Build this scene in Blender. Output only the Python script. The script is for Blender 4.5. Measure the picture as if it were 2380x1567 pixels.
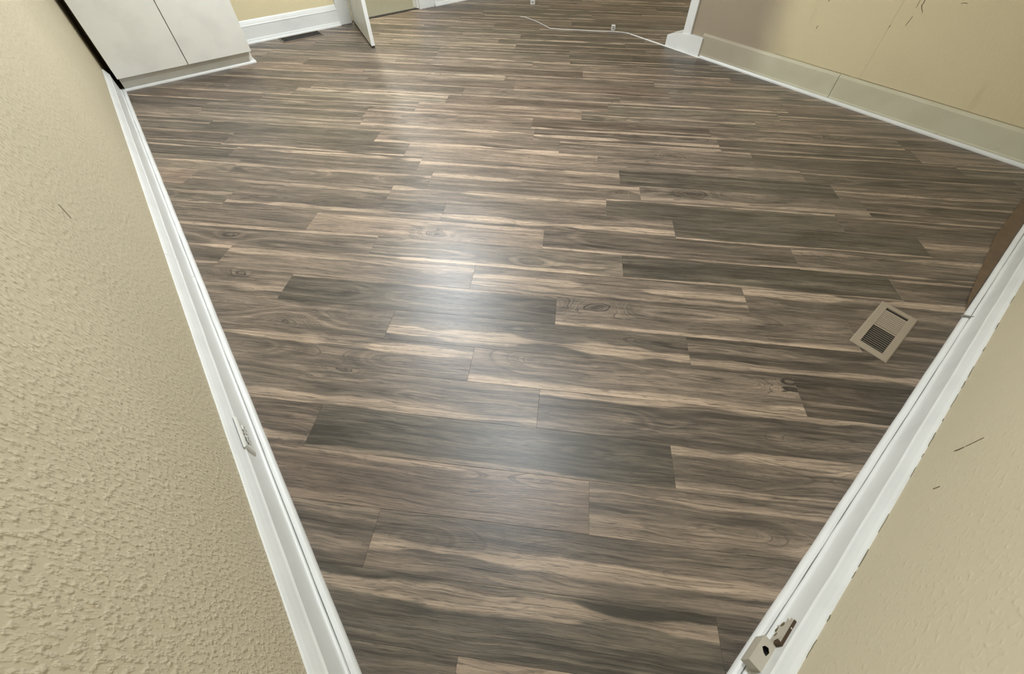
import bpy, bmesh, math, random
from mathutils import Matrix, Vector

for o in list(bpy.data.objects):
    bpy.data.objects.remove(o)
scene = bpy.context.scene
COL = scene.collection
random.seed(7)

# ------------------------------------------------------------------ camera
CAM_H = 1.412
PITCH, YAW, ROLL = math.radians(46.8798), math.radians(39.1862), math.radians(0.37685)
fwd = Vector((math.sin(YAW) * math.cos(PITCH), math.cos(YAW) * math.cos(PITCH), -math.sin(PITCH)))
rt = Vector((math.cos(YAW), -math.sin(YAW), 0))
up = rt.cross(fwd)
rt, up = (math.cos(ROLL) * rt + math.sin(ROLL) * up, -math.sin(ROLL) * rt + math.cos(ROLL) * up)
cd = bpy.data.cameras.new('camera')
cam = bpy.data.objects.new('camera', cd)
COL.objects.link(cam)
cam.matrix_world = Matrix(((rt.x, up.x, -fwd.x, 0), (rt.y, up.y, -fwd.y, 0), (rt.z, up.z, -fwd.z, CAM_H), (0, 0, 0, 1)))
cd.sensor_fit = 'HORIZONTAL'
cd.sensor_width = 36.0
cd.lens = 981.54 / 2380 * 36
cd.shift_x = -17.97 / 2380
cd.shift_y = -132.31 / 2380
cd.clip_start = 0.01
scene.camera = cam

# ------------------------------------------------------------------ world, exposure
w = bpy.data.worlds.new('world')
scene.world = w
w.use_nodes = True
w.node_tree.nodes['Background'].inputs[0].default_value = (0.8, 0.85, 1.0, 1)
w.node_tree.nodes['Background'].inputs[1].default_value = 0.05
vs = scene.view_settings
vs.view_transform = 'Standard'
vs.look = 'None'
vs.gamma = 1.0
vs.use_curve_mapping = False
vs.exposure = 1.15
LAMP_A, LAMP_B, LAMP_FILL = 84.0, 48.0, 80.0        # emission of the ceiling domes, last one for the added fill lamps

# room planes
XL, XR, YN, YB, CEIL = -0.345, 3.892, -0.372, 5.07, 2.44
NX = 6.6                                        # far wall of the next room

# ------------------------------------------------------------------ helpers
def mesh_obj(name, verts, faces, mat, parent=None, smooth=False):
    me = bpy.data.meshes.new(name)
    me.from_pydata([tuple(v) for v in verts], [], faces)
    me.validate()
    bm = bmesh.new(); bm.from_mesh(me)
    bmesh.ops.recalc_face_normals(bm, faces=bm.faces)
    bm.to_mesh(me); bm.free()
    if smooth:
        for p in me.polygons: p.use_smooth = True
    o = bpy.data.objects.new(name, me)
    COL.objects.link(o)
    if mat: me.materials.append(mat)
    if parent: o.parent = parent
    return o

class MB:
    """collects simple solids of ONE part"""
    def __init__(self): self.v = []; self.f = []
    def add(self, v, f):
        n = len(self.v); self.v += [tuple(p) for p in v]; self.f += [tuple(i + n for i in q) for q in f]
        return self
    def box(self, x0, x1, y0, y1, z0, z1):
        return self.add([(x0,y0,z0),(x1,y0,z0),(x1,y1,z0),(x0,y1,z0),(x0,y0,z1),(x1,y0,z1),(x1,y1,z1),(x0,y1,z1)],
                 [(0,3,2,1),(4,5,6,7),(0,1,5,4),(1,2,6,5),(2,3,7,6),(3,0,4,7)])
    def prism(self, pts, a, b):
        """pts: list of 2-D points mapped by functions a(p), b(p) to the two end caps"""
        n = len(pts)
        v = [a(p) for p in pts] + [b(p) for p in pts]
        f = [tuple(range(n))[::-1], tuple(range(n, 2 * n))] + [(i, (i + 1) % n, n + (i + 1) % n, n + i) for i in range(n)]
        return self.add(v, f)
    def build(self, name, mat, parent=None, bevel=0, smooth=False):
        o = mesh_obj(name, self.v, self.f, mat, parent, smooth)
        if bevel:
            m = o.modifiers.new('bevel', 'BEVEL'); m.width = bevel; m.segments = 2; m.limit_method = 'ANGLE'
        return o

def tag(o, label=None, cat=None, group=None, kind=None):
    if label: o['label'] = label
    if cat: o['category'] = cat
    if group: o['group'] = group
    if kind: o['kind'] = kind
    return o

def empty(name, loc):
    o = bpy.data.objects.new(name, None); o.location = loc; o.empty_display_size = 0.05
    COL.objects.link(o); return o

# ------------------------------------------------------------------ materials
class NT:
    def __init__(self, name):
        self.m = bpy.data.materials.new(name); self.m.use_nodes = True
        self.t = self.m.node_tree
        self.b = self.t.nodes['Principled BSDF']
    def n(self, ty, **kw):
        x = self.t.nodes.new(ty)
        for k, v in kw.items(): setattr(x, k, v)
        return x
    def put(self, sock, v):
        if isinstance(v, bpy.types.NodeSocket): self.t.links.new(v, sock)
        else: sock.default_value = v
    def math(self, op, a, b=0.0, c=None, clamp=False):
        x = self.n('ShaderNodeMath', operation=op); x.use_clamp = clamp
        self.put(x.inputs[0], a)
        self.put(x.inputs[1], b)
        if c is not None: self.put(x.inputs[2], c)
        return x.outputs[0]
    def add(self, a, b): return self.math('ADD', a, b)
    def sub(self, a, b): return self.math('SUBTRACT', a, b)
    def mul(self, a, b): return self.math('MULTIPLY', a, b)
    def mad(self, a, b, c): return self.math('MULTIPLY_ADD', a, b, c)
    def xyz(self, x, y, z=0.0):
        c = self.n('ShaderNodeCombineXYZ')
        for i, v in enumerate((x, y, z)): self.put(c.inputs[i], v)
        return c.outputs[0]
    def noise(self, vec=None, scale=1.0, detail=2.0, rough=0.5, dim='3D', wv=None):
        x = self.n('ShaderNodeTexNoise', noise_dimensions=dim)
        if vec is not None: self.put(x.inputs['Vector'], vec)
        if wv is not None: self.put(x.inputs['W'], wv)
        x.inputs['Scale'].default_value = scale; x.inputs['Detail'].default_value = detail
        x.inputs['Roughness'].default_value = rough
        return x.outputs[0]
    def smooth(self, v, lo, hi, a=0.0, b=1.0):
        x = self.n('ShaderNodeMapRange', interpolation_type='SMOOTHSTEP')
        self.put(x.inputs[0], v); self.put(x.inputs[1], lo); self.put(x.inputs[2], hi)
        self.put(x.inputs[3], a); self.put(x.inputs[4], b)
        return x.outputs[0]
    def ramp(self, v, stops):
        x = self.n('ShaderNodeValToRGB'); self.put(x.inputs[0], v)
        el = x.color_ramp.elements
        while len(el) < len(stops): el.new(0.5)
        for e, (p, c) in zip(el, stops): e.position = p; e.color = (*c, 1)
        return x.outputs[0]
    def mix(self, f, a, b, blend='MIX'):
        x = self.n('ShaderNodeMix', data_type='RGBA', blend_type=blend)
        self.put(x.inputs[0], f)
        self.put(x.inputs[6], a if isinstance(a, bpy.types.NodeSocket) else (*a, 1))
        self.put(x.inputs[7], b if isinstance(b, bpy.types.NodeSocket) else (*b, 1))
        return x.outputs[2]
    def attr(self, name):
        return self.n('ShaderNodeAttribute', attribute_type='OBJECT', attribute_name=name).outputs['Fac']
    def coords(self):
        tc = self.n('ShaderNodeTexCoord')
        s = self.n('ShaderNodeSeparateXYZ'); self.t.links.new(tc.outputs['Object'], s.inputs[0])
        return tc.outputs['Object'], s.outputs[0], s.outputs[1], s.outputs[2]
    def bump(self, h, strength, dist):
        x = self.n('ShaderNodeBump'); x.inputs['Strength'].default_value = strength
        x.inputs['Distance'].default_value = dist
        self.put(x.inputs['Height'], h); self.t.links.new(x.outputs[0], self.b.inputs['Normal'])
    def set(self, color=None, rough=None, metal=None, spec=None):
        if color is not None: self.put(self.b.inputs['Base Color'], color if isinstance(color, bpy.types.NodeSocket) else (*color, 1))
        if rough is not None: self.put(self.b.inputs['Roughness'], rough)
        if metal is not None: self.put(self.b.inputs['Metallic'], metal)
        if spec is not None: self.put(self.b.inputs['Specular IOR Level'], spec)
        return self.m

PW, PL = 0.15174, 1.2192            # plank width and length
def wood_material():
    k = NT('grey_brown_walnut_vinyl')
    vec, x, y, z = k.coords()
    seed, tone = k.attr('seed'), k.attr('tone')
    sd = k.mul(seed, 97.0)
    # slow wander of the grain across the plank
    wob = k.sub(k.noise(k.xyz(k.mad(x, 1.6, sd), k.mul(y, 5.0), sd), 1.0, 2.0), 0.5)
    fine_wob = k.sub(k.noise(k.xyz(k.mad(x, 9.0, sd), k.mul(y, 22.0), sd), 1.0, 3.0), 0.5)
    yw = k.add(k.mad(wob, 0.045, y), k.mul(fine_wob, 0.012))
    # knot
    warp = k.sub(k.noise(k.xyz(k.mad(x, 14.0, sd), k.mul(y, 26.0), sd), 1.0, 2.0), 0.5)
    dx = k.mad(warp, 0.8, k.mul(k.sub(x, k.attr('knot_along')), 9.0))
    dy = k.mad(warp, 0.7, k.mul(k.sub(yw, k.attr('knot_across')), 27.0))
    kd2 = k.add(k.mul(dx, dx), k.mul(dy, dy))
    kn = k.math('POWER', 2.718, k.mul(kd2, -0.9))
    kn = k.mul(kn, k.attr('knot'))
    core = k.mul(k.math('POWER', 2.718, k.mul(kd2, -7.0)), k.attr('knot'))
    # growth rings cut by the plank: long cathedrals where the cut nears the pith
    wx = k.sub(k.noise(dim='1D', wv=k.mad(x, 1.35, k.mul(seed, 311.0)), detail=1.0), 0.45)
    wx = k.mul(wx, 0.20)
    yc = k.sub(yw, k.mad(seed, 0.12, -0.06))
    F = k.math('SQRT', k.add(k.mul(yc, yc), k.mul(wx, wx)))
    F = k.add(F, k.mul(kn, 0.06))
    band = k.noise(dim='1D', wv=k.mad(F, 42.0, sd), detail=3.0, rough=0.6)
    rings = k.noise(dim='1D', wv=k.mad(F, 210.0, sd), detail=2.0, rough=0.6)
    fib = k.noise(k.xyz(k.mad(x, 5.0, sd), k.mul(yw, 170.0), sd), 1.0, 4.0, 0.65)
    fib2 = k.noise(k.xyz(k.mad(x, 16.0, sd), k.mul(y, 520.0), sd), 1.0, 2.0, 0.6)
    mott = k.noise(k.xyz(k.mad(x, 4.2, sd), k.mul(yw, 44.0), sd), 1.0, 5.0, 0.70)
    fibs = k.noise(k.xyz(k.mad(x, 1.9, sd), k.mul(yw, 95.0), sd), 1.0, 4.0, 0.62)
    hair = k.noise(k.xyz(k.mad(x, 2.6, sd), k.mul(yw, 300.0), sd), 1.0, 3.0, 0.72)
    wide = k.noise(k.xyz(k.mad(x, 1.7, sd), k.mul(yw, 20.0), k.mul(sd, 1.7)), 1.0, 2.0, 0.5)
    v = k.add(tone, k.mul(k.sub(band, 0.5), 0.62))
    v = k.add(v, k.mul(k.sub(mott, 0.5), 0.80))
    v = k.add(v, k.mul(k.sub(wide, 0.5), 0.75))
    v = k.add(v, k.mul(k.sub(fib, 0.5), 0.70))
    v = k.add(v, k.mul(k.sub(fib2, 0.5), 0.30))
    v = k.math('SUBTRACT', v, k.mul(core, 0.16), clamp=True)
    base = k.ramp(v, [(0.0, (0.042, 0.034, 0.026)), (0.2, (0.085, 0.070, 0.056)), (0.42, (0.152, 0.123, 0.098)),
                      (0.62, (0.242, 0.192, 0.150)), (0.82, (0.365, 0.283, 0.213)), (1.0, (0.50, 0.38, 0.28))])
    # green-grey or rosy cast of single planks
    hue = k.attr('cast')
    base = k.mix(k.smooth(hue, 0.5, 1.0), base, (0.95, 1.0, 0.97), 'MULTIPLY')
    base = k.mix(k.smooth(hue, 0.5, 0.0), base, (1.0, 0.94, 0.92), 'MULTIPLY')
    base = k.mix(1.0, base, (1.0, 0.970, 0.925), 'MULTIPLY')
    # pale sapwood streaks: crisp on the ring side, feathered along the fibres
    u = k.add(k.mul(k.add(k.mad(wob, 0.034, y), k.mul(fine_wob, 0.010)), 1 / PW), 0.5)
    total = None
    for a in ('a', 'b'):
        d = k.math('ABSOLUTE', k.sub(u, k.attr('streak_' + a)))
        wd = k.attr('streak_width_' + a)
        along = k.noise(dim='1D', wv=k.mad(x, 2.4, k.mul(seed, 171.0 if a == 'a' else 557.0)), detail=2.0)
        wd = k.mul(wd, k.smooth(along, 0.26, 0.62, 0.30, 1.25))
        s = k.smooth(d, k.mul(wd, 1.05), k.mul(wd, 0.55))
        s = k.mul(s, k.attr('streak_gain_' + a))
        s = k.mul(s, k.smooth(k.add(k.mul(fibs, 0.7), k.mul(fib, 0.3)), 0.36, 0.56, 0.25, 1.0))
        s = k.mul(s, k.smooth(along, 0.22, 0.50, 0.45, 1.0))
        total = s if total is None else k.math('MAXIMUM', total, s)
    pale = k.mix(k.smooth(mott, 0.35, 0.7), (0.50, 0.375, 0.270), (0.62, 0.47, 0.34))
    col = k.mix(total, base, pale)
    # dark ring lines and pores
    ln = k.smooth(rings, 0.58, 0.72)
    ln = k.mul(ln, k.smooth(k.noise(k.xyz(k.mad(x, 3.0, sd), k.mul(y, 18.0), sd), 1.0, 2.0), 0.40, 0.62, 0.05, 0.60))
    ln = k.math('ADD', ln, k.mul(k.mul(kn, k.smooth(rings, 0.48, 0.62)), 0.75), clamp=True)
    pores = k.smooth(k.noise(k.xyz(k.mad(x, 9.0, sd), k.mul(yw, 120.0), sd), 1.0, 3.0, 0.6), 0.56, 0.70, 0.0, 0.70)
    pores2 = k.smooth(k.noise(k.xyz(k.mad(x, 24.0, sd), k.mul(yw, 330.0), sd), 1.0, 2.0, 0.6), 0.57, 0.70, 0.0, 0.55)
    col = k.mix(k.math('MAXIMUM', k.math('MAXIMUM', ln, pores), k.math('MAXIMUM', pores2, k.smooth(hair, 0.54, 0.70, 0.0, 0.75))), col, (0.040, 0.033, 0.026))
    col = k.mix(k.smooth(hair, 0.42, 0.28, 0.0, 0.30), col, (0.40, 0.31, 0.23))
    k.set(col, k.mad(fib, 0.10, 0.33), spec=0.6)
    k.bump(k.add(k.mul(hair, 0.9), k.mul(fib2, 0.5)), 0.34, 0.0012)
    return k.m

def wall_material(name, color, bump=0.3, scale=85.0, dist=0.004, stain=False, drip=False):
    k = NT(name)
    vec, x, y, z = k.coords()
    big = k.noise(vec, 1.1, 3.0)
    base = k.mix(k.smooth(big, 0.3, 0.7), color, tuple(c * 0.93 for c in color))
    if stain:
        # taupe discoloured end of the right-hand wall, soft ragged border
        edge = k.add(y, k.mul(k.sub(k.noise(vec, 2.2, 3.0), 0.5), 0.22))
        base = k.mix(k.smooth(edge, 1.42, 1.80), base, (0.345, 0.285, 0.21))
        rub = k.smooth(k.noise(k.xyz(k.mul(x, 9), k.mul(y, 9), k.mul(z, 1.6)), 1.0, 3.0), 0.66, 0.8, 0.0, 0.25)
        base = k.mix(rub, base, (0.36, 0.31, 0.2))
    if drip: vec = k.xyz(x, y, k.mul(z, 0.5))       # roller texture pulled downwards
    lump = k.noise(vec, scale, 2.0 if drip else 1.0, 0.5)
    lump2 = k.noise(vec, scale * 0.4, 3.0, 0.55)
    blob = k.smooth(lump, 0.42 if drip else 0.50, 0.80 if drip else 0.85)
    k.set(base, 0.55, spec=0.3)
    k.bump(k.add(k.mul(blob, 1.2), k.mul(lump2, 0.55)), bump, dist)
    return k.m

def paint_material(name, color, rough=0.35, wear=(0.45, 0.42, 0.36), amount=0.25):
    k = NT(name)
    vec, x, y, z = k.coords()
    chip = k.smooth(k.noise(vec, 55.0, 3.0, 0.6), 0.70, 0.78, 0.0, amount)
    dull = k.smooth(k.noise(vec, 6.0, 3.0), 0.4, 0.75)
    base = k.mix(dull, color, tuple(c * 0.92 for c in color))
    k.set(k.mix(chip, base, wear), rough, spec=0.45)
    k.bump(k.noise(vec, 140.0, 3.0), 0.12, 0.002)
    return k.m

def sage_trim():
    k = NT('pale_sage_trim')
    vec, x, y, z = k.coords()
    c = k.mix(k.smooth(k.noise(vec, 5.0, 3.0), 0.35, 0.7), (0.585, 0.555, 0.42), (0.54, 0.51, 0.37))
    grime = k.smooth(k.noise(k.xyz(k.mul(x, 30), k.mul(y, 12), k.mul(z, 30)), 1.0, 4.0), 0.66, 0.78, 0.0, 0.5)
    c = k.mix(grime, c, (0.24, 0.21, 0.13))
    c = k.mix(k.smooth(k.add(y, k.mul(k.noise(vec, 3.0, 2.0), 0.2)), 1.60, 2.0), c, (0.40, 0.35, 0.265))
    k.set(c, 0.5, spec=0.35); k.bump(k.noise(vec, 60.0, 3.0), 0.15, 0.002)
    return k.m

def plain(name, color, rough=0.5, metal=0.0, var=0.12, scale=30.0):
    k = NT(name)
    vec, x, y, z = k.coords()
    k.set(k.mix(k.noise(vec, scale, 3.0), color, tuple(c * (1 - 2 * var) for c in color)), rough, metal)
    return k.m

def emitter(name, color, strength):
    k = NT(name)
    k.set((0.9, 0.9, 0.9), 0.4)
    k.b.inputs['Emission Color'].default_value = (*color, 1)
    k.b.inputs['Emission Strength'].default_value = strength
    return k.m

M = {
    'wood': wood_material(),
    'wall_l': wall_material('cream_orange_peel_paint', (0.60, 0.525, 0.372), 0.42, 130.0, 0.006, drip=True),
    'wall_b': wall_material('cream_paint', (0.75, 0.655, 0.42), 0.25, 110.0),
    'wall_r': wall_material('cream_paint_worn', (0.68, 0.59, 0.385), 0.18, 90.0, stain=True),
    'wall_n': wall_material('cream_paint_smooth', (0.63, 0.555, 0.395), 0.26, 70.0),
    'ceil': wall_material('white_ceiling_paint', (0.80, 0.79, 0.75), 0.25, 70.0),
    'trim': paint_material('white_gloss_trim', (0.76, 0.765, 0.745), 0.38),
    'trim_old': sage_trim(),
    'cab': paint_material('off_white_cabinet', (0.75, 0.735, 0.675), 0.42, amount=0.05),
    'dark': plain('black_void', (0.012, 0.011, 0.010), 0.7),
    'sub': plain('dark_underlay', (0.02, 0.017, 0.014), 0.9),
    'reg': plain('tan_enamel', (0.33, 0.27, 0.20), 0.55, 0.0, 0.05),
    'reg2': plain('dark_bronze', (0.16, 0.12, 0.085), 0.4, 0.2),
    'reg3': plain('dark_interior_bronze', (0.045, 0.036, 0.027), 0.6),  # dark of the vent interior put into the slat colour
    'plate': paint_material('painted_outlet', (0.74, 0.73, 0.69), 0.4, (0.3, 0.27, 0.22), 0.6),
    'almond': paint_material('dirty_almond_plastic', (0.50, 0.455, 0.37), 0.5, (0.20, 0.165, 0.09), 0.85),
    'rust': plain('brown_gap', (0.075, 0.042, 0.02), 0.8),
    'grime': plain('olive_grime', (0.17, 0.145, 0.075), 0.85),
    'brown': plain('brown_stained_wood', (0.185, 0.118, 0.066), 0.5, 0.0, 0.3, 14.0),
    'steel': plain('dull_steel', (0.33, 0.32, 0.28), 0.45, 0.6),
    'cord': plain('white_pvc', (0.72, 0.70, 0.66), 0.4),
    'carpet': None,
    'lampA': emitter('lamp_glow_a', (0.90, 0.96, 1.0), LAMP_A),
    'lampB': emitter('lamp_glow_b', (0.88, 0.95, 1.0), LAMP_B),
    'lampFill': emitter('fill_lamp_glow', (0.93, 0.97, 1.0), LAMP_FILL),
}
def carpet_material():
    k = NT('olive_beige_carpet')
    vec, x, y, z = k.coords()
    c = k.mix(k.noise(vec, 260.0, 2.0), (0.33, 0.315, 0.235), (0.22, 0.205, 0.15))
    k.set(c, 0.95, spec=0.1); k.bump(k.noise(vec, 320.0, 2.0), 0.6, 0.006)
    return k.m
M['carpet'] = carpet_material()

# ------------------------------------------------------------------ floor of planks
PA = math.radians(44.63)
K = 0.94133
T0 = 0.181 * K
sdir = Vector((-math.sin(PA), math.cos(PA), 0))
tdir = Vector((math.cos(PA), math.sin(PA), 0))
floor = MB().box(XL - 0.1, NX, YN - 0.1, YB + 0.02, -0.06, -0.0075).build('floor', M['sub'])
tag(floor, 'grey-brown wood plank floor laid diagonally across the room', 'floor', kind='structure')

# end joints of each row (metres along the plank, before scaling)
JOINT = {-4: .9, -3: .3, -2: .16, -1: -.537, 0: .483, 1: -.185, 2: -.473, 3: .007, 4: .297, 5: .694, 6: -.034, 7: -.912, 8: -.351,
         9: .06, 10: .647, 11: -.284, 12: -.49, 13: -.375, 14: -.24, 15: .022, 16: .212, 17: .24, 18: -.125, 19: -.33,
         20: -.43, 21: .452, 22: .555}
# (row, left joint): tone, streak a (place, width, gain), streak b, cast, knot (along, across 0..1)
LOOK = {
 (-2, .16): (.36, (.9, .15, .7), None, .5), (-2, 1.455): (.27, None, None, .8),
 (-1, .758): (.30, (.74, .17, .85), None, .85), (-1, -.537): (.25, None, None, .4),
 (0, .483): (.36, (.42, .15, .9), (.12, .1, .35), .5), (0, 1.778): (.36, (.95, .1, .5), None, .5),
 (1, 1.11): (.43, (.98, .10, .5), None, .1), (1, -.185): (.46, (.8, .08, .65), (.2, .22, .5), .5),
 (2, .836): (.22, (.03, .08, .5), None, .95), (2, 2.13): (.38, (.2, .15, .8), None, .2),
 (2, -.473): (.36, (.85, .16, .85), (.1, .06, .7), .5),
 (3, 1.302): (.42, (.12, .14, .6), None, .6, (.767, .88)), (3, .007): (.32, (.95, .09, .7), None, .6),
 (4, 1.59): (.42, (.75, .14, .8), None, .4), (4, .297): (.52, (.1, .13, .75), None, .5, (-.925, .81)),
 (4, -1.01): (.2, (.35, .06, .4), None, .3),
 (5, 1.99): (.46, None, None, .5, (1.101, .31)), (5, .694): (.38, (.32, .2, .8), None, .7),
 (5, -.61): (.25, (.2, .12, .6), None, .5),
 (6, 2.555): (.5, (.35, .12, .5), None, .4, (1.423, .75)), (6, 1.26): (.27, (.97, .06, .5), None, .8),
 (6, -.034): (.46, (.05, .1, .75), None, .5, (-.203, .73)), (6, -1.33): (.27, (.6, .06, .4), None, .3),
 (7, 1.678): (.52, (.8, .12, .5), None, .4), (7, .383): (.42, (.55, .13, .7), (.25, .1, .5), .5),
 (7, -.912): (.37, (.85, .16, .7), None, .5),
 (8, 2.23): (.46, (.95, .09, .8), None, .5, (1.642, .42)), (8, .939): (.48, (.05, .10, .95), None, .7),
 (8, -.351): (.22, (.02, .05, .7), None, .95), (8, -1.652): (.3, (.85, .05, .5), None, .3),
 (9, 2.65): (.45, None, None, .4), (9, 1.353): (.66, (.9, .1, .5), None, .3, (.609, .29)),
 (9, .06): (.34, (.05, .05, .7), None, .4), (9, -1.231): (.45, (.05, .07, .85), (.8, .12, .5), .5),
 (10, 1.931): (.38, (.25, .12, .6), None, .4), (10, .647): (.42, (.3, .15, .85), None, .5),
 (10, -.642): (.27, (.05, .05, .75), None, .9), (10, -1.94): (.36, (.6, .15, .5), None, .3),
 (11, 2.3): (.45, (.5, .1, .5), None, .4), (11, 1.005): (.5, (.75, .13, .75), None, .5),
 (11, -.284): (.28, (.95, .06, .75), None, .9), (11, -1.584): (.32, (.9, .06, .6), None, .3),
 (12, .805): (.46, (.8, .12, .7), None, .5, (-.346, .53)), (12, -.49): (.46, (.2, .1, .4), None, .6, (-.763, .72)),
 (12, 2.1): (.4, (.6, .1, .6), None, .4),
 (13, 2.21): (.4, (.8, .12, .85), None, .5), (13, .92): (.5, (.6, .12, .8), None, .5),
 (13, -.375): (.28, None, None, .9), (13, -1.668): (.38, (.5, .1, .6), None, .3),
 (14, 2.35): (.33, (.05, .08, .8), None, .6), (14, 1.055): (.62, (.9, .12, .6), None, .4),
 (14, -.24): (.44, (.7, .1, .5), None, .5), (14, -1.535): (.27, (.6, .05, .5), None, .4),
 (15, 2.612): (.3, (.95, .06, .5), None, .8), (15, 1.317): (.46, (.1, .1, .9), None, .5),
 (15, .022): (.42, (.9, .08, .7), None, .5, (-.692, .43)), (15, -1.273): (.29, (.9, .06, .7), None, .3),
 (16, 1.507): (.55, (.5, .12, .7), None, .5), (16, .212): (.36, (.4, .12, .85), (.05, .08, .7), .4),
 (16, -1.083): (.3, (.3, .06, .5), None, .4),
}
def look_for(row, left):
    for (r, l), v in LOOK.items():
        if r == row and abs(l - left) < 0.12: return v
    return None

def clip(poly, a, b, c):
    """keep a*x + b*y <= c"""
    out = []
    for i, p in enumerate(poly):
        q = poly[(i + 1) % len(poly)]
        dp, dq = a * p[0] + b * p[1] - c, a * q[0] + b * q[1] - c
        if dp <= 0: out.append(p)
        if (dp < 0 < dq) or (dq < 0 < dp):
            t = dp / (dp - dq); out.append((p[0] + (q[0] - p[0]) * t, p[1] + (q[1] - p[1]) * t))
    return out

FX0, FX1, FY0, FY1 = XL + 0.002, NX - 0.02, YN + 0.002, YB - 0.002
rot = Matrix.Rotation(PA - math.pi / 2, 4, 'Z')
GAP = 0.00012
nplank = 0
for row in range(-6, 52):
    j = JOINT.get(row, random.uniform(0, 1.295)) * K
    t_lo = T0 + row * PW
    for n in range(-7, 7):
        left = j + n * PL
        rnd = random.random; seed = rnd()
        r1, r2, r3, r4, r5, r6 = rnd(), rnd(), rnd(), rnd(), rnd(), rnd()
        c = sdir * (left - PL / 2) + tdir * (t_lo + PW / 2)
        quad = []
        for sx, sy in ((-1, -1), (1, -1), (1, 1), (-1, 1)):
            p = c - sdir * sx * (PL / 2 - GAP) + tdir * sy * (PW / 2 - GAP)
            quad.append((p.x, p.y))
        poly = quad
        for a, b, cc in ((-1, 0, -FX0), (1, 0, FX1), (0, -1, -FY0), (0, 1, FY1)):
            poly = clip(poly, a, b, cc)
            if len(poly) < 3: break
        if len(poly) < 3: continue
        if all(p[0] > XR - 0.02 and p[1] < 2.25 for p in poly): continue          # behind the right wall
        inv = rot.inverted()
        loc = [inv @ (Vector((p[0], p[1], 0)) - c) for p in poly]
        ar = sum(loc[i].x * loc[(i + 1) % len(loc)].y - loc[(i + 1) % len(loc)].x * loc[i].y for i in range(len(loc))) / 2
        if abs(ar) < 2e-4: continue
        m = len(loc)
        cen = sum(loc, Vector()) / m
        def inset(p, e):
            return Vector((p.x - math.copysign(min(e, abs(p.x - cen.x)), p.x - cen.x), p.y - math.copysign(min(e, abs(p.y - cen.y)), p.y - cen.y), 0))
        v = [(p.x, p.y, -0.007) for p in loc] + [(p.x, p.y, -0.0004) for p in loc] + [(inset(p, 0.0004).x, inset(p, 0.0004).y, 0.0) for p in loc]
        f = [tuple(range(m))[::-1], tuple(range(2 * m, 3 * m))]
        for lv in (0, m):
            f += [(lv + i, lv + (i + 1) % m, lv + m + (i + 1) % m, lv + m + i) for i in range(m)]
        o = mesh_obj('plank', v, f, M['wood'], floor)
        o.matrix_basis = Matrix.Translation(c) @ rot
        lk = look_for(row, left / K)
        if lk is None:
            e = r2 < 0.5
            lk = (0.26 + 0.30 * r1, ((0.06 if e else 0.94) if r3 < 0.6 else 0.2 + 0.6 * r3, 0.05 + 0.09 * r4, 0.35 + 0.6 * r5), (r6, 0.06, 0.5) if r6 < 0.4 else None, r3)
            if r4 > 0.75: lk = lk + ((left / 1 - PL * (0.2 + 0.6 * r5), 0.3 + 0.5 * r1),)
        o['seed'] = seed; o['tone'] = float(lk[0]); o['cast'] = float(lk[3])
        for a, sk in (('a', lk[1]), ('b', lk[2])):
            sk = sk or (0.5, 0.05, 0.0)
            o['streak_' + a], o['streak_width_' + a], o['streak_gain_' + a] = float(sk[0]), float(sk[1]), float(sk[2]) * (0.74 if row <= 2 else 1.0)
        if len(lk) > 4:
            o['knot'] = 1.0; o['knot_along'] = float(-(lk[4][0] - (left - PL / 2))); o['knot_across'] = float((lk[4][1] - 0.5) * PW)
        else:
            o['knot'] = 0.0; o['knot_along'] = 0.0; o['knot_across'] = 0.0
        nplank += 1
print('planks', nplank)

# ------------------------------------------------------------------ walls and ceiling
def wall(name, boxes, mat, label):
    m = MB()
    for b in boxes: m.box(*b)
    return tag(m.build(name, mat), label, 'wall', kind='structure')
TH = 0.1
DX0, DX1, DTOP = 1.795, 2.615, 2.03             # door opening in the back wall
OY = 2.40                                       # where the right wall ends at the wide opening
wall_left = wall('wall_left', [(XL - TH, XL, YN - TH, YB + TH, 0, CEIL)], M['wall_l'], 'textured cream wall along the left side of the room')
wall_back = wall('wall_back', [(XL, DX0, YB, YB + TH, 0, CEIL), (DX1, NX, YB, YB + TH, 0, CEIL), (DX0, DX1, YB, YB + TH, DTOP, CEIL)], M['wall_b'],
     'yellow cream back wall with the doorway')
wall_right = wall('wall_right', [(XR, XR + TH, YN, OY, 0, CEIL), (XR, XR + TH, OY, YB, 2.1, CEIL)], M['wall_r'], 'cream right wall with cracks and a taupe stained end')
wall_near = wall('wall_near', [(XL, NX, YN - TH, YN, 0, CEIL)], M['wall_n'], 'smooth cream wall in the lower right corner')
wall('wall_far', [(NX, NX + TH, YN - TH, YB + TH, 0, CEIL)], M['wall_b'], 'cream far wall of the adjoining room')
ceil = MB().box(XL - TH, NX + TH, YN - TH, YB + TH, CEIL, CEIL + 0.1).build('ceiling', M['ceil'])
tag(ceil, 'flat white ceiling above the room', 'ceiling', kind='structure')
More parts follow.
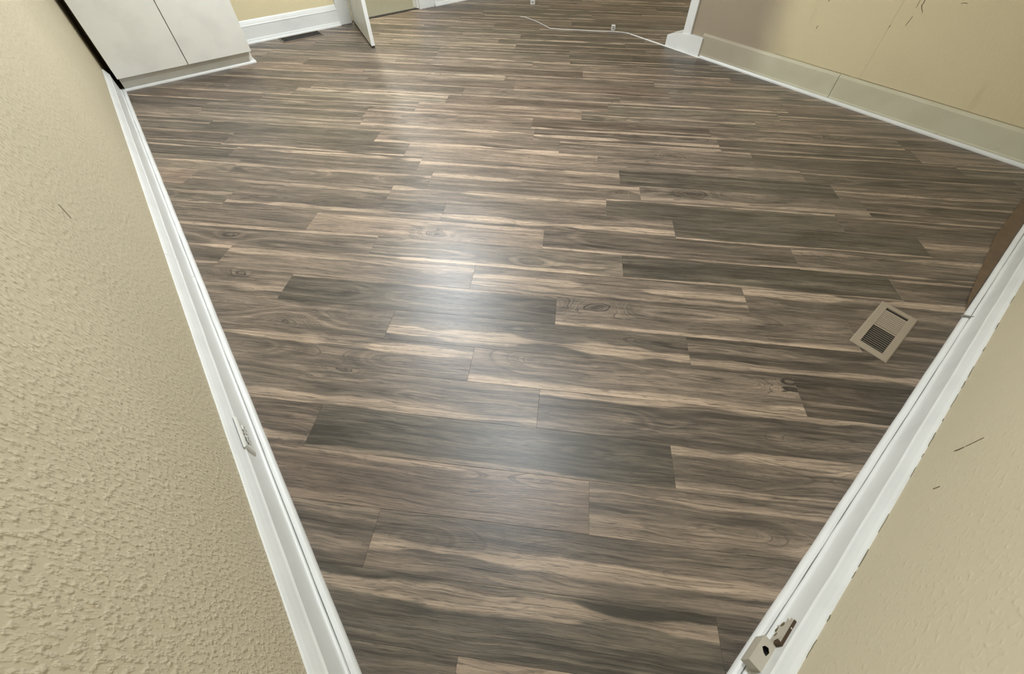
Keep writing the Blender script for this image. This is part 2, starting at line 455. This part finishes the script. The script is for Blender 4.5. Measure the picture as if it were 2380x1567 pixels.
# hall behind the door
tag(MB().box(1.2, 3.6, YB + 0.035, 6.9, -0.06, 0.004).build('floor_hall', M['carpet']), 'olive beige carpet beyond the open door', 'floor', kind='structure')
wall('wall_hall', [(1.1, 1.2, YB + TH, 6.9, 0, CEIL), (3.6, 3.7, YB + TH, 6.9, 0, CEIL), (1.1, 3.7, 6.9, 7.0, 0, CEIL)], M['wall_b'], 'cream hall walls behind the open doorway')
tag(MB().box(1.1, 3.7, YB + TH, 7.0, CEIL, CEIL + 0.1).build('ceiling_hall', M['ceil']), 'white hall ceiling behind the doorway', 'ceiling', kind='structure')
tag(MB().box(DX0, DX1, YB - 0.012, YB + 0.035, -0.005, 0.005).build('trim_1', M['dark'], bevel=0.002), 'black threshold strip at the foot of the doorway', 'threshold', kind='structure')

# cracks and scars of the right wall (thin raised slivers)
def sliver(parent, mat, pts, wid, axis_x, name='crack', out=-0.0012):
    """thin ragged ribbon on the plane x = axis_x following (y, z) points"""
    m = MB(); n = len(pts)
    va = []; vb = []
    for i, (y, z) in enumerate(pts):
        a = pts[max(i - 1, 0)]; b = pts[min(i + 1, n - 1)]
        d = Vector((b[0] - a[0], b[1] - a[1])).normalized()
        h = wid * (0.25 + 0.75 * math.sin(math.pi * (i + 0.5) / n)) / 2
        va.append((y - d.y * h, z + d.x * h)); vb.append((y + d.y * h, z - d.x * h))
    ring = va + vb[::-1]
    m.prism(ring, lambda p: (axis_x, p[0], p[1]), lambda p: (axis_x + out, p[0], p[1]))
    return m.build(name, mat, parent)
M['scar'] = plain('dark_scar', (0.13, 0.10, 0.055), 0.8)
for pts, wd in (([(.914, .455), (.911, .48), (.907, .51), (.903, .535)], .005), ([(.822, .548), (.819, .575), (.814, .606)], .003),
                ([(.775, .632), (.79, .65), (.802, .668), (.80, .685), (.803, .705)], .004), ([(.822, .650), (.824, .675), (.826, .70)], .002),
                ([(.622, .712), (.608, .719), (.592, .718)], .003), ([(1.334, .416), (1.331, .437)], .004), ([(1.337, .587), (1.331, .60)], .004)):
    sliver(wall_right, M['scar'], pts, wd, XR)
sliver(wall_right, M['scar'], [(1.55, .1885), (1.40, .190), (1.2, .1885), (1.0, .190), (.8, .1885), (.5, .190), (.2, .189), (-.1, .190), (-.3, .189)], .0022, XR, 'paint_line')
# drywall tape seam
MB().box(XR - 0.0015, XR, .905, .965, .19, CEIL - 0.01).build('tape_seam', M['wall_r'], wall_right, bevel=0.0007)

def sliver_y(parent, mat, pts, wid, name):
    """the same on the near wall (points are x, z)"""
    m = MB(); n = len(pts); va = []; vb = []
    for i, (x, z) in enumerate(pts):
        a = pts[max(i - 1, 0)]; b = pts[min(i + 1, n - 1)]
        d = Vector((b[0] - a[0], b[1] - a[1])).normalized()
        h = wid * (0.25 + 0.75 * math.sin(math.pi * (i + 0.5) / n)) / 2
        va.append((x - d.y * h, z + d.x * h)); vb.append((x + d.y * h, z - d.x * h))
    m.prism(va + vb[::-1], lambda p: (p[0], YN, p[1]), lambda p: (p[0], YN + 0.001, p[1]))
    return m.build(name, mat, parent)
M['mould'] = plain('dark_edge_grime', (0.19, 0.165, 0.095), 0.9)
sliver_y(wall_near, M['scar'], [(1.121, .340), (1.117, .356), (1.115, .374)], .0035, 'scratch')
sliver_y(wall_near, M['mould'], [(1.115, .378), (1.1135, .405), (1.112, .436)], .0018, 'scratch')
sliver_y(wall_near, M['mould'], [(.980, .335), (.978, .358)], .003, 'scratch')
sliver(wall_left, M['mould'], [(1.351, .785), (1.349, .765), (1.345, .745)], .002, XL, 'scratch', 0.001)
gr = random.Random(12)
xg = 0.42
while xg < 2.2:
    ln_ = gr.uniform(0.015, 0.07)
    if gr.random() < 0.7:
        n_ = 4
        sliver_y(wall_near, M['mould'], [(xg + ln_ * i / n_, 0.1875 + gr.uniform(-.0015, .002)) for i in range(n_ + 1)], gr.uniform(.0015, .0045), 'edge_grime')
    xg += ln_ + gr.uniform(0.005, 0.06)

# ------------------------------------------------------------------ skirting
BASE = [(0.0, 0.0), (0.033, 0.0), (0.034, 0.024), (0.0325, 0.029), (0.028, 0.031), (0.0255, 0.036), (0.0225, 0.134), (0.0245, 0.138), (0.0245, 0.143),
        (0.0205, 0.149), (0.0165, 0.160), (0.0095, 0.176), (0.004, 0.1845), (0.0, 0.1855)]
SHOE = [(0.0348, 0.0), (0.0525, 0.0), (0.0525, 0.007), (0.0510, 0.0125), (0.0475, 0.0175), (0.0420, 0.0205), (0.0365, 0.0215), (0.0348, 0.0200)]
FLAT = [(0.0, 0.0), (0.024, 0.0), (0.024, 0.020), (0.020, 0.030), (0.018, 0.168), (0.014, 0.178), (0.006, 0.1845), (0.0, 0.1855)]
def run(name, prof, p0, p1, inward, mat, parent=None, step=0.08, jit=0.0006, seed=1):
    rs = random.Random(seed)
    p0, p1, inward = Vector((*p0, 0)), Vector((*p1, 0)), Vector((*inward, 0))
    n = max(1, int((p1 - p0).length / step)); k = len(prof)
    v = []
    for i in range(n + 1):
        c = p0.lerp(p1, i / n); dj = rs.uniform(-jit, jit); tj = rs.uniform(-1, 1) * jit * 2
        for q, (d, z) in enumerate(prof):
            dd = d + (dj if d > 0.001 else 0); zz = z + (tj if z > 0.12 else 0)
            v.append(c + inward * dd + Vector((0, 0, zz)))
    f = [tuple(range(k))[::-1], tuple(range(n * k, n * k + k))]
    for i in range(n):
        for q in range(k):
            f.append((i * k + q, i * k + (q + 1) % k, (i + 1) * k + (q + 1) % k, (i + 1) * k + q))
    return mesh_obj(name, v, f, mat, parent)

CABF = 4.455                                    # cabinet door front
bl = run('baseboard_left', BASE, (XL, YN), (XL, 1.935), (1, 0), M['trim'], seed=2)
tag(bl, 'white painted baseboard along the left textured wall', 'baseboard', kind='structure')
run('board_section', BASE, (XL, 1.938), (XL, CABF + 0.03), (1, 0), M['trim'], bl, seed=3)
run('shoe_molding', SHOE, (XL, YN + 0.0525), (XL, CABF + 0.06), (1, 0), M['trim'], bl, seed=4)
bn = run('baseboard_near', BASE, (XL + 0.03, YN), (XR, YN), (0, 1), M['trim'], seed=5)
tag(bn, 'white painted baseboard at lower right with broken outlet', 'baseboard', kind='structure')
run('shoe_molding', SHOE, (XL + 0.0525, YN), (2.150, YN), (0, 1), M['trim'], bn, seed=6)
run('shoe_molding', SHOE, (2.156, YN), (XR - 0.0525, YN), (0, 1), M['trim'], bn, seed=7)
br = run('baseboard_right', FLAT, (XR, YN + 0.034), (XR, 1.028), (-1, 0), M['trim_old'], seed=8)
tag(br, 'pale sage baseboard with white shoe strip along the right wall', 'baseboard', kind='structure')
run('board_section', FLAT, (XR, 1.031), (XR, 2.20), (-1, 0), M['trim_old'], br, seed=9)
run('shoe_molding', SHOE, (XR, YN + 0.0525), (XR, 2.16), (-1, 0), M['trim'], br, seed=10)
bb = run('baseboard_back', BASE, (0.66, YB), (1.668, YB), (0, -1), M['trim'], seed=11)
tag(bb, 'white baseboard on back wall with paint chips', 'baseboard', kind='structure')
run('shoe_molding', SHOE, (0.66, YB), (1.668, YB), (0, -1), M['trim'], bb, seed=12)
run('board_section', BASE, (2.81, YB), (NX, YB), (0, -1), M['trim'], bb, seed=13)
run('shoe_molding', SHOE, (2.81, YB), (NX, YB), (0, -1), M['trim'], bb, seed=14)

# bent metal sliver standing in the joint of the shoe strip
m = MB()
m.prism([(0, 0), (.016, .003), (.022, .012), (.012, .010), (.002, .006)], lambda p: (2.150 + .2 * p[0], YN + .066 - p[0], .012 + p[1]), lambda p: (2.156 + .2 * p[0], YN + .062 - p[0], .016 + p[1]))
m.prism([(0, 0), (.03, .004), (.03, .010), (0, .004)], lambda p: (2.148 + .5 * p[0], YN + .052 - p[0], .020 + p[1]), lambda p: (2.153 + .5 * p[0], YN + .052 - p[0], .024 + p[1]))
tag(m.build('metal_clip', M['steel']), 'small bent metal clip stuck in the shoe strip joint near the tan floor vent', 'clip')

# ------------------------------------------------------------------ door casings, door leaf
def fluted(name, x0, x1, y0, z1, label, grooves=3):
    t = MB()
    n = grooves * 2 + 1; wd = (x1 - x0) / n
    pts = [(x0, YB)]
    for i in range(n):
        d = 0.024 if i % 2 == 0 else 0.018
        pts += [(x0 + i * wd + .002, y0 + (0.024 - d)), (x0 + (i + 1) * wd - .002, y0 + (0.024 - d))]
    pts.append((x1, YB))
    t.prism(pts, lambda p: (p[0], p[1], 0.0), lambda p: (p[0], p[1], z1))
    return tag(t.build(name, M['trim']), label, 'casing', kind='structure')
cl = tag(MB().box(1.668, 1.795, YB - 0.034, YB, 0, DTOP + 0.1).build('trim_2', M['trim'], bevel=0.004), 'plain white door casing left of the doorway', 'casing', kind='structure')
fluted('trim_3', DX1 - 0.005, 2.805, YB - 0.034, DTOP + 0.1, 'fluted white door casing right of the doorway')
tag(MB().box(1.795, DX1 - 0.005, YB - 0.03, YB, DTOP, DTOP + 0.1).build('trim_4', M['trim'], bevel=0.004), 'white head casing over the doorway', 'casing', kind='structure')
tag(MB().box(1.795, 1.812, YB, YB + TH, 0, DTOP).build('trim_5', M['trim']), 'white door jamb on the hinge side', 'jamb', kind='structure')
tag(MB().box(DX1 - 0.017, DX1, YB, YB + TH, 0, DTOP).build('trim_6', M['trim']), 'white door jamb on the latch side', 'jamb', kind='structure')
leaf = empty('door_1', (1.835, YB - 0.02, 0))
hx, hy = 1.645 - 1.835, 4.215 - (YB - 0.02)
ll = math.hypot(hx, hy)
leaf.rotation_euler = (0, 0, math.atan2(hy, hx))
tag(leaf, 'white painted door standing open into the room', 'door', kind='structure')
rs = random.Random(4)
m = MB(); m.box(0, ll, -0.017, 0.017, 0.014, 2.0)
m.build('slab', M['trim'], leaf, bevel=0.003)
M['gap_shade'] = plain('door_gap_shade', (0.03, 0.022, 0.015), 0.8)  # dark colour standing in for shade in the gap under the door
MB().box(0.004, ll - 0.002, -0.015, 0.015, 0.006, 0.0142).build('bottom_gap', M['gap_shade'], leaf)
for sgn in (-1, 1):
    for z0, z1 in ((0.25, 0.85), (1.0, 1.85)):
        y0, y1 = (0.0165, 0.0185) if sgn > 0 else (-0.0185, -0.0165)
        for a, b in ((0.12, ll / 2 - 0.05), (ll / 2 + 0.05, ll - 0.12)):
            MB().box(a, b, y0, y1, z0, z1).build('panel', M['trim'], leaf, bevel=0.001)
for sgn in (-1, 1):                              # knobs
    kb = MB(); ring = []
    prof = [(0.0, 0.026), (0.004, 0.026), (0.006, 0.012), (0.03, 0.012), (0.034, 0.024), (0.045, 0.028), (0.056, 0.022), (0.06, 0.0)]
    vv = []; ff = []; S = 16
    for d, r in prof:
        for i in range(S):
            a = 2 * math.pi * i / S
            vv.append((ll - 0.065 + r * math.cos(a), sgn * (0.017 + d), 0.95 + r * math.sin(a)))
    for q in range(len(prof) - 1):
        for i in range(S): ff.append((q * S + i, q * S + (i + 1) % S, (q + 1) * S + (i + 1) % S, (q + 1) * S + i))
    kb.add(vv, ff); kb.build('knob', M['steel'], leaf, smooth=True)

# ------------------------------------------------------------------ wide opening in the right wall: casing, plinth, threshold
tag(MB().box(XR - 0.022, XR + TH + 0.022, 2.325, 2.405, 0.14, 2.12).build('trim_7', M['trim'], bevel=0.004), 'white casing at the end of the right wall by the wide opening', 'casing', kind='structure')
m = MB()
m.prism([(2.185, 0), (2.555, 0), (2.555, .095), (2.50, .118), (2.42, .140), (2.30, .150), (2.185, .150)], lambda p: (XR - 0.034, p[0], p[1]), lambda p: (XR + TH + 0.034, p[0], p[1]))
tag(m.build('trim_8', M['trim'], bevel=0.003), 'white plinth block at the foot of the opening casing', 'plinth', kind='structure')
m = MB()
m.prism([(-.012, 0), (.012, 0), (.008, .006), (0, .009), (-.008, .006)], lambda p: (XR - 0.045 + p[0], 2.16, p[1]), lambda p: (XR - 0.040 + p[0] * .5, 3.02, p[1] * .6))
tag(m.build('trim_9', M['trim']), 'thin white threshold strip tapering across the wide opening', 'threshold', kind='structure')

# ------------------------------------------------------------------ tall white cabinet
cab = empty('storage_cabinet', (0.18, 4.76, 0))
tag(cab, 'tall off-white two-door cabinet in the far left corner', 'cabinet')
cx, cyy = 0.18, 4.76
CX0, CX1 = -0.296, 0.664
def C(x0, x1, y0, y1, z0, z1): return MB().box(x0 - cx, x1 - cx, y0 - cyy, y1 - cyy, z0, z1)
C(CX0 + 0.002, CX1 - 0.002, CABF + 0.02, 5.01, 0.112, 2.1).build('body', M['cab'], cab)
for a, b in ((CX0, 0.1805), (0.1865, CX1)):
    d = C(a, b, CABF, CABF + 0.018, 0.108, 2.09).build('door', M['cab'], cab, bevel=0.0015)
    hxp = b - 0.04 if a < 0 else a + 0.04
    h = MB()
    h.box(hxp - .006 - cx, hxp + .006 - cx, CABF - .034 - cyy, CABF - .024 - cyy, 1.0, 1.14)
    h.box(hxp - .005 - cx, hxp + .005 - cx, CABF - .026 - cyy, CABF + .001 - cyy, 1.005, 1.017)
    h.box(hxp - .005 - cx, hxp + .005 - cx, CABF - .026 - cyy, CABF + .001 - cyy, 1.123, 1.135)
    h.build('handle', M['steel'], d, bevel=0.001)
C(CX0 + 0.004, CX1 - 0.002, CABF + 0.068, 5.01, 0.0, 0.112).build('toe_kick', M['cab'], cab)
m = MB()
q = [(d - 0.0348, z) for d, z in SHOE]
m.prism(q, lambda p: (CX0 + .002 - cx, CABF + .068 - p[0] - cyy, p[1]), lambda p: (CX1 + .012 - cx, CABF + .068 - p[0] - cyy, p[1]))
m.build('shoe_molding', M['trim'], cab)
m = MB()
m.prism(q, lambda p: (CX1 - .002 + p[0] - cx, CABF + .056 - cyy, p[1]), lambda p: (CX1 - .002 + p[0] - cx, 5.0 - cyy, p[1]))
m.build('shoe_molding', M['trim'], cab)

# ------------------------------------------------------------------ floor registers
def register(name, x0, x1, y0, y1, mat, label, open_to, nslat, rim):
    c = ((x0 + x1) / 2, (y0 + y1) / 2)
    t = empty(name, (c[0], c[1], 0)); tag(t, label, 'floor vent')
    hx_, hy_ = (x1 - x0) / 2, (y1 - y0) / 2
    rx, ry = hx_ - rim, hy_ - rim * 0.92
    v = []; f = []
    for a, b, z in ((hx_, hy_, 0.0), (hx_, hy_, 0.0018), (hx_ - 0.004, hy_ - 0.004, 0.0055), (rx, ry, 0.0065), (rx, ry, 0.001)):
        v += [(-a, -b, z), (a, -b, z), (a, b, z), (-a, b, z)]
    for l in range(4):
        for i in range(4): f.append((l * 4 + i, l * 4 + (i + 1) % 4, l * 4 + 4 + (i + 1) % 4, l * 4 + 4 + i))
    MB().add(v, f).build('frame', mat, t)
    MB().box(-rx, rx, -ry, ry, 0.0002, 0.0008).build('duct', M['dark'], t)
    pitch = 2 * rx / nslat
    split = -rx + 2 * rx * open_to
    if open_to < 1:
        MB().box(split + 2.0 * pitch, rx - 1.1 * pitch, -ry, ry, 0.001, 0.0030).build('damper', mat, t)
    me = None
    for i in range(nslat - 1):
        x = -rx + (i + 1) * pitch
        closed = x > split and open_to < 1
        wide = pitch * (0.80 if closed else 0.11)
        if closed and (x < split + 1.6 * pitch or i == nslat - 2): continue
        zt = 0.0055 if closed else 0.0030
        MB().box(x - wide / 2, x + wide / 2, -ry, ry, zt - 0.0022, zt).build('slat', M['reg3'] if open_to >= 1 else mat, t)
    xb = split + pitch * 0.15
    if open_to < 1: MB().box(xb, xb + pitch * 0.75, -ry, ry, 0.003, 0.0062).build('divider', mat, t)
    return t
register('floor_register', 1.668, 2.000, -0.209, -0.071, M['reg'], 'tan metal floor vent by the lower right baseboard', 0.47, 22, 0.030)
register('floor_register', 1.020, 1.418, 4.855, 5.012, M['reg2'], 'dark bronze floor vent against the back wall baseboard', 1.0, 16, 0.016)

# ------------------------------------------------------------------ outlets in the skirting
t = empty('wall_outlet', (XL + 0.0225, 0.957, 0.118))
tag(t, 'white painted outlet set sideways in the left baseboard', 'outlet')
m = MB()
v = []
for (a, b, d) in ((.062, .037, .0), (.062, .037, .004), (.056, .031, .0075)):
    v += [(d, -a, -b), (d, a, -b), (d, a, b), (d, -a, b)]
m.add(v, [(8, 9, 10, 11)] + [(l * 4 + i, l * 4 + (i + 1) % 4, l * 4 + 4 + (i + 1) % 4, l * 4 + 4 + i) for l in range(2) for i in range(4)])
m.build('cover_plate', M['plate'], t)
for yy in (-.022, .022):
    r = MB(); pts = []
    for i in range(14):
        a = 2 * math.pi * i / 14
        pts.append((yy + .0165 * math.cos(a), max(-.0125, min(.0125, .0165 * math.sin(a)))))
    r.prism(pts, lambda p: (.006, p[0], p[1]), lambda p: (.0095, p[0], p[1]))
    r = r.build('receptacle', M['plate'], t)
    for (dy_, dz_, a, b) in ((-.004, .006, .0045, .0014), (-.004, -.006, .0040, .0014), (.008, 0, .0024, .0024)):
        MB().box(.0088, .0098, yy + dy_ - a, yy + dy_ + a, dz_ - b, dz_ + b).build('slot', M['dark'], r)
MB().box(.0072, .0082, -.003, .003, -.003, .003).build('screw', M['steel'], t, bevel=0.0008)
for i, (y0, z0) in enumerate(((-.045, .012), (-.037, .018), (-.026, .016), (-.012, .019), (.004, .017))):
    MB().prism([(0, 0), (.007, .003), (.011, .001), (.008, -.004), (.002, -.003)], lambda p: (.0074, y0 + p[0], z0 + p[1]), lambda p: (.0084, y0 + p[0], z0 + p[1])).build('paint_chip', M['dark'], t)

t = empty('broken_outlet', (0.500, YN + 0.023, 0.085))
tag(t, 'broken almond outlet box torn out of the lower right baseboard', 'outlet')
m = MB()   # open-topped box: five walls and a holed lid
X0, X1, Y0, Y1, Z0, Z1 = -.060, .008, -.002, .030, -.050, .002
m.box(X0, X1, Y1 - .004, Y1, Z0, Z1); m.box(X0, X0 + .004, Y0, Y1 - .004, Z0, Z1); m.box(X1 - .004, X1, Y0, Y1 - .004, Z0, Z1); m.box(X0 + .004, X1 - .004, Y0, Y1 - .004, Z0, Z0 + .004)
m.build('box', M['almond'], t)
m = MB()   # lid ring around a ragged hole
outer = [(X0, Y0), (X1, Y0), (X1, Y1), (X0, Y1)]
hole = [(-.026, .008), (-.014, .006), (-.007, .012), (-.009, .019), (-.016, .023), (-.024, .015)]
outer = [(X0 - .001, Y0), (X1 + .001, Y0), (X1 + .001, Y1 + .001), (X0 - .001, Y1 + .001)]
vo = [(*p, Z1 + .0022) for p in outer] + [(*p, Z1 + .0022) for p in hole] + [(*p, Z1 + .0002) for p in outer] + [(*p, Z1 + .0002) for p in hole]
def ringf(o):
    return [(o+0, o+1, o+5, o+4), (o+1, o+6, o+5), (o+1, o+2, o+7, o+6), (o+2, o+8, o+7), (o+2, o+3, o+9, o+8), (o+3, o+0, o+4, o+9)]
m.add(vo, ringf(0) + [tuple(q[::-1]) for q in ringf(10)] + [(4 + i, 4 + (i + 1) % 6, 14 + (i + 1) % 6, 14 + i) for i in range(6)] + [(i, (i + 1) % 4, 10 + (i + 1) % 4, 10 + i) for i in range(4)])
m.build('lid', M['almond'], t)
MB().box(X0 + .005, X1 - .005, Y0 + .002, Y1 - .005, Z0 + .005, -.012).build('cavity', M['dark'], t)
pts = [(.010, -.036), (.022, -.050), (.026, -.034), (.040, -.046), (.044, -.030), (.054, -.052), (.060, -.034), (.070, -.050), (.070, -.030), (.082, -.036), (.076, -.018), (.090, -.012), (.078, -.002), (.088, .010), (.080, .014), (.084, .026), (.060, .030), (.036, .030), (.012, .030), (.018, .010), (.008, -.010), (.014, -.030)]
m = MB().prism(pts, lambda p: (p[0], .001, p[1]), lambda p: (p[0], .006 + .002 * math.sin(p[0] * 300), p[1]))
m.build('torn_plate', M['almond'], t)
MB().prism([(.010, .0285), (.080, .0255), (.081, .029), (.010, .032)], lambda p: (p[0], .0, p[1]), lambda p: (p[0], .0060, p[1])).build('rusty_edge', M['rust'], t)
MB().prism([(.009, .002), (.020, -.006), (.024, .010), (.016, .026), (.009, .024)], lambda p: (p[0], .002, p[1]), lambda p: (p[0], .0085, p[1])).build('gap', M['rust'], t)
for i, (a, b) in enumerate(((.068, -.022), (.054, -.036), (.036, -.024))):
    MB().prism([(0, 0), (.005, .004), (.013, .001), (.009, -.006), (.003, -.010), (-.003, -.004)], lambda p: (a + p[0], .005, b + p[1] * (1 + .3 * (i % 3))), lambda p: (a + p[0] * .8, .0074, b + p[1])).build('chip', M['grime'], t)

# ------------------------------------------------------------------ loose things on the floor
m = MB()
pts = [(2.22, YN + .056), (2.60, YN + .0545), (3.05, YN + .0545), (3.60, YN + .0545), (3.78, YN + .0545), (3.78, YN + .118), (3.46, YN + .112), (2.95, YN + .118), (2.62, YN + .094), (2.34, YN + .072)]
m.prism(pts, lambda p: (p[0], p[1], 0.0002), lambda p: (p[0], p[1], 0.0055))
tag(m.build('wood_strip', M['brown'], bevel=0.0015), 'tapered brown wooden strip on the floor along the near baseboard', 'wood strip')

cu = bpy.data.curves.new('extension_cord', 'CURVE'); cu.dimensions = '3D'
sp = cu.splines.new('POLY')
P = [(3.33, 4.10), (3.36, 4.05), (3.36, 3.86), (3.33, 3.66), (3.32, 3.60), (3.40, 3.50), (3.52, 3.38), (3.66, 3.23), (3.76, 3.13), (3.82, 3.05), (3.845, 2.98)]
sp.points.add(len(P) - 1)
for i, (x, y) in enumerate(P): sp.points[i].co = (x, y, 0.0045, 1)
cu.bevel_depth = 0.0042; cu.bevel_resolution = 2; cu.materials.append(M['cord'])
co = bpy.data.objects.new('extension_cord', cu)
dg = bpy.context.evaluated_depsgraph_get()
COL.objects.link(co)
bpy.context.view_layer.update()
me = bpy.data.meshes.new_from_object(co.evaluated_get(bpy.context.evaluated_depsgraph_get()))
bpy.data.objects.remove(co)
co = bpy.data.objects.new('extension_cord', me); COL.objects.link(co)
tag(co, 'thin white cord lying on the floor before the wide opening', 'cord')

def plug(loc, rz, sc, label):
    t = empty('power_plug', loc); t.rotation_euler = (0, 0, rz); tag(t, label, 'plug', 'plugs on the floor by the wide opening')
    MB().box(-.024 * sc, .024 * sc, -.016, .016, 0.0, .062 * sc).build('body', M['cord'], t, bevel=0.004)
    for zz in (.020, .042):
        MB().box(-.013 * sc, .013 * sc, -.0172, -.0155, zz * sc, zz * sc + .006).build('slot', M['dark'], t)
    return t
plug((3.755, 4.40, 0), -0.65, 1.15, 'small white plastic plug farther into the wide opening')
plug((3.80, 3.17, 0), -0.75, 0.8, 'small white plastic plug by the threshold strip')

# ------------------------------------------------------------------ ceiling lights
def ceiling_light(x, y, r, mat, label):
    t = empty('ceiling_light', (x, y, CEIL)); tag(t, label, 'lamp')
    S = 32
    def lathe(prof):
        v = []; f = []
        for rr, z in prof:
            for i in range(S): v.append((rr * math.cos(2 * math.pi * i / S), rr * math.sin(2 * math.pi * i / S), z))
        for q in range(len(prof) - 1):
            for i in range(S): f.append((q * S + i, q * S + (i + 1) % S, (q + 1) * S + (i + 1) % S, (q + 1) * S + i))
        return MB().add(v, f)
    lathe([(r * 1.06, 0), (r * 1.06, -.02), (r * 1.0, -.028), (r * .9, -.028), (r * .9, 0)]).build('base', M['steel'], t, smooth=False)
    pr = [(r * .97 * math.cos(a), -.026 - r * .42 * math.sin(a)) for a in [i * math.pi / 2 / 8 for i in range(8)]] + [(0.001, -.026 - r * .42)]
    lathe(pr).build('dome', mat, t, smooth=True)
ceiling_light(1.45, 3.0, 0.22, M['lampA'], 'round white ceiling light near the middle of the room')
ceiling_light(0.90, 1.13, 0.18, M['lampB'], 'round white ceiling light close to the near corner')
ceiling_light(5.3, 1.3, 0.17, M['lampFill'], 'added unseen ceiling lamp brightening the adjoining room')  # lamp added out of view to light the adjoining floor
ceiling_light(2.3, 6.0, 0.14, M['lampFill'], 'added unseen ceiling lamp brightening the carpeted hall')  # unseen lamp added to brighten the hall
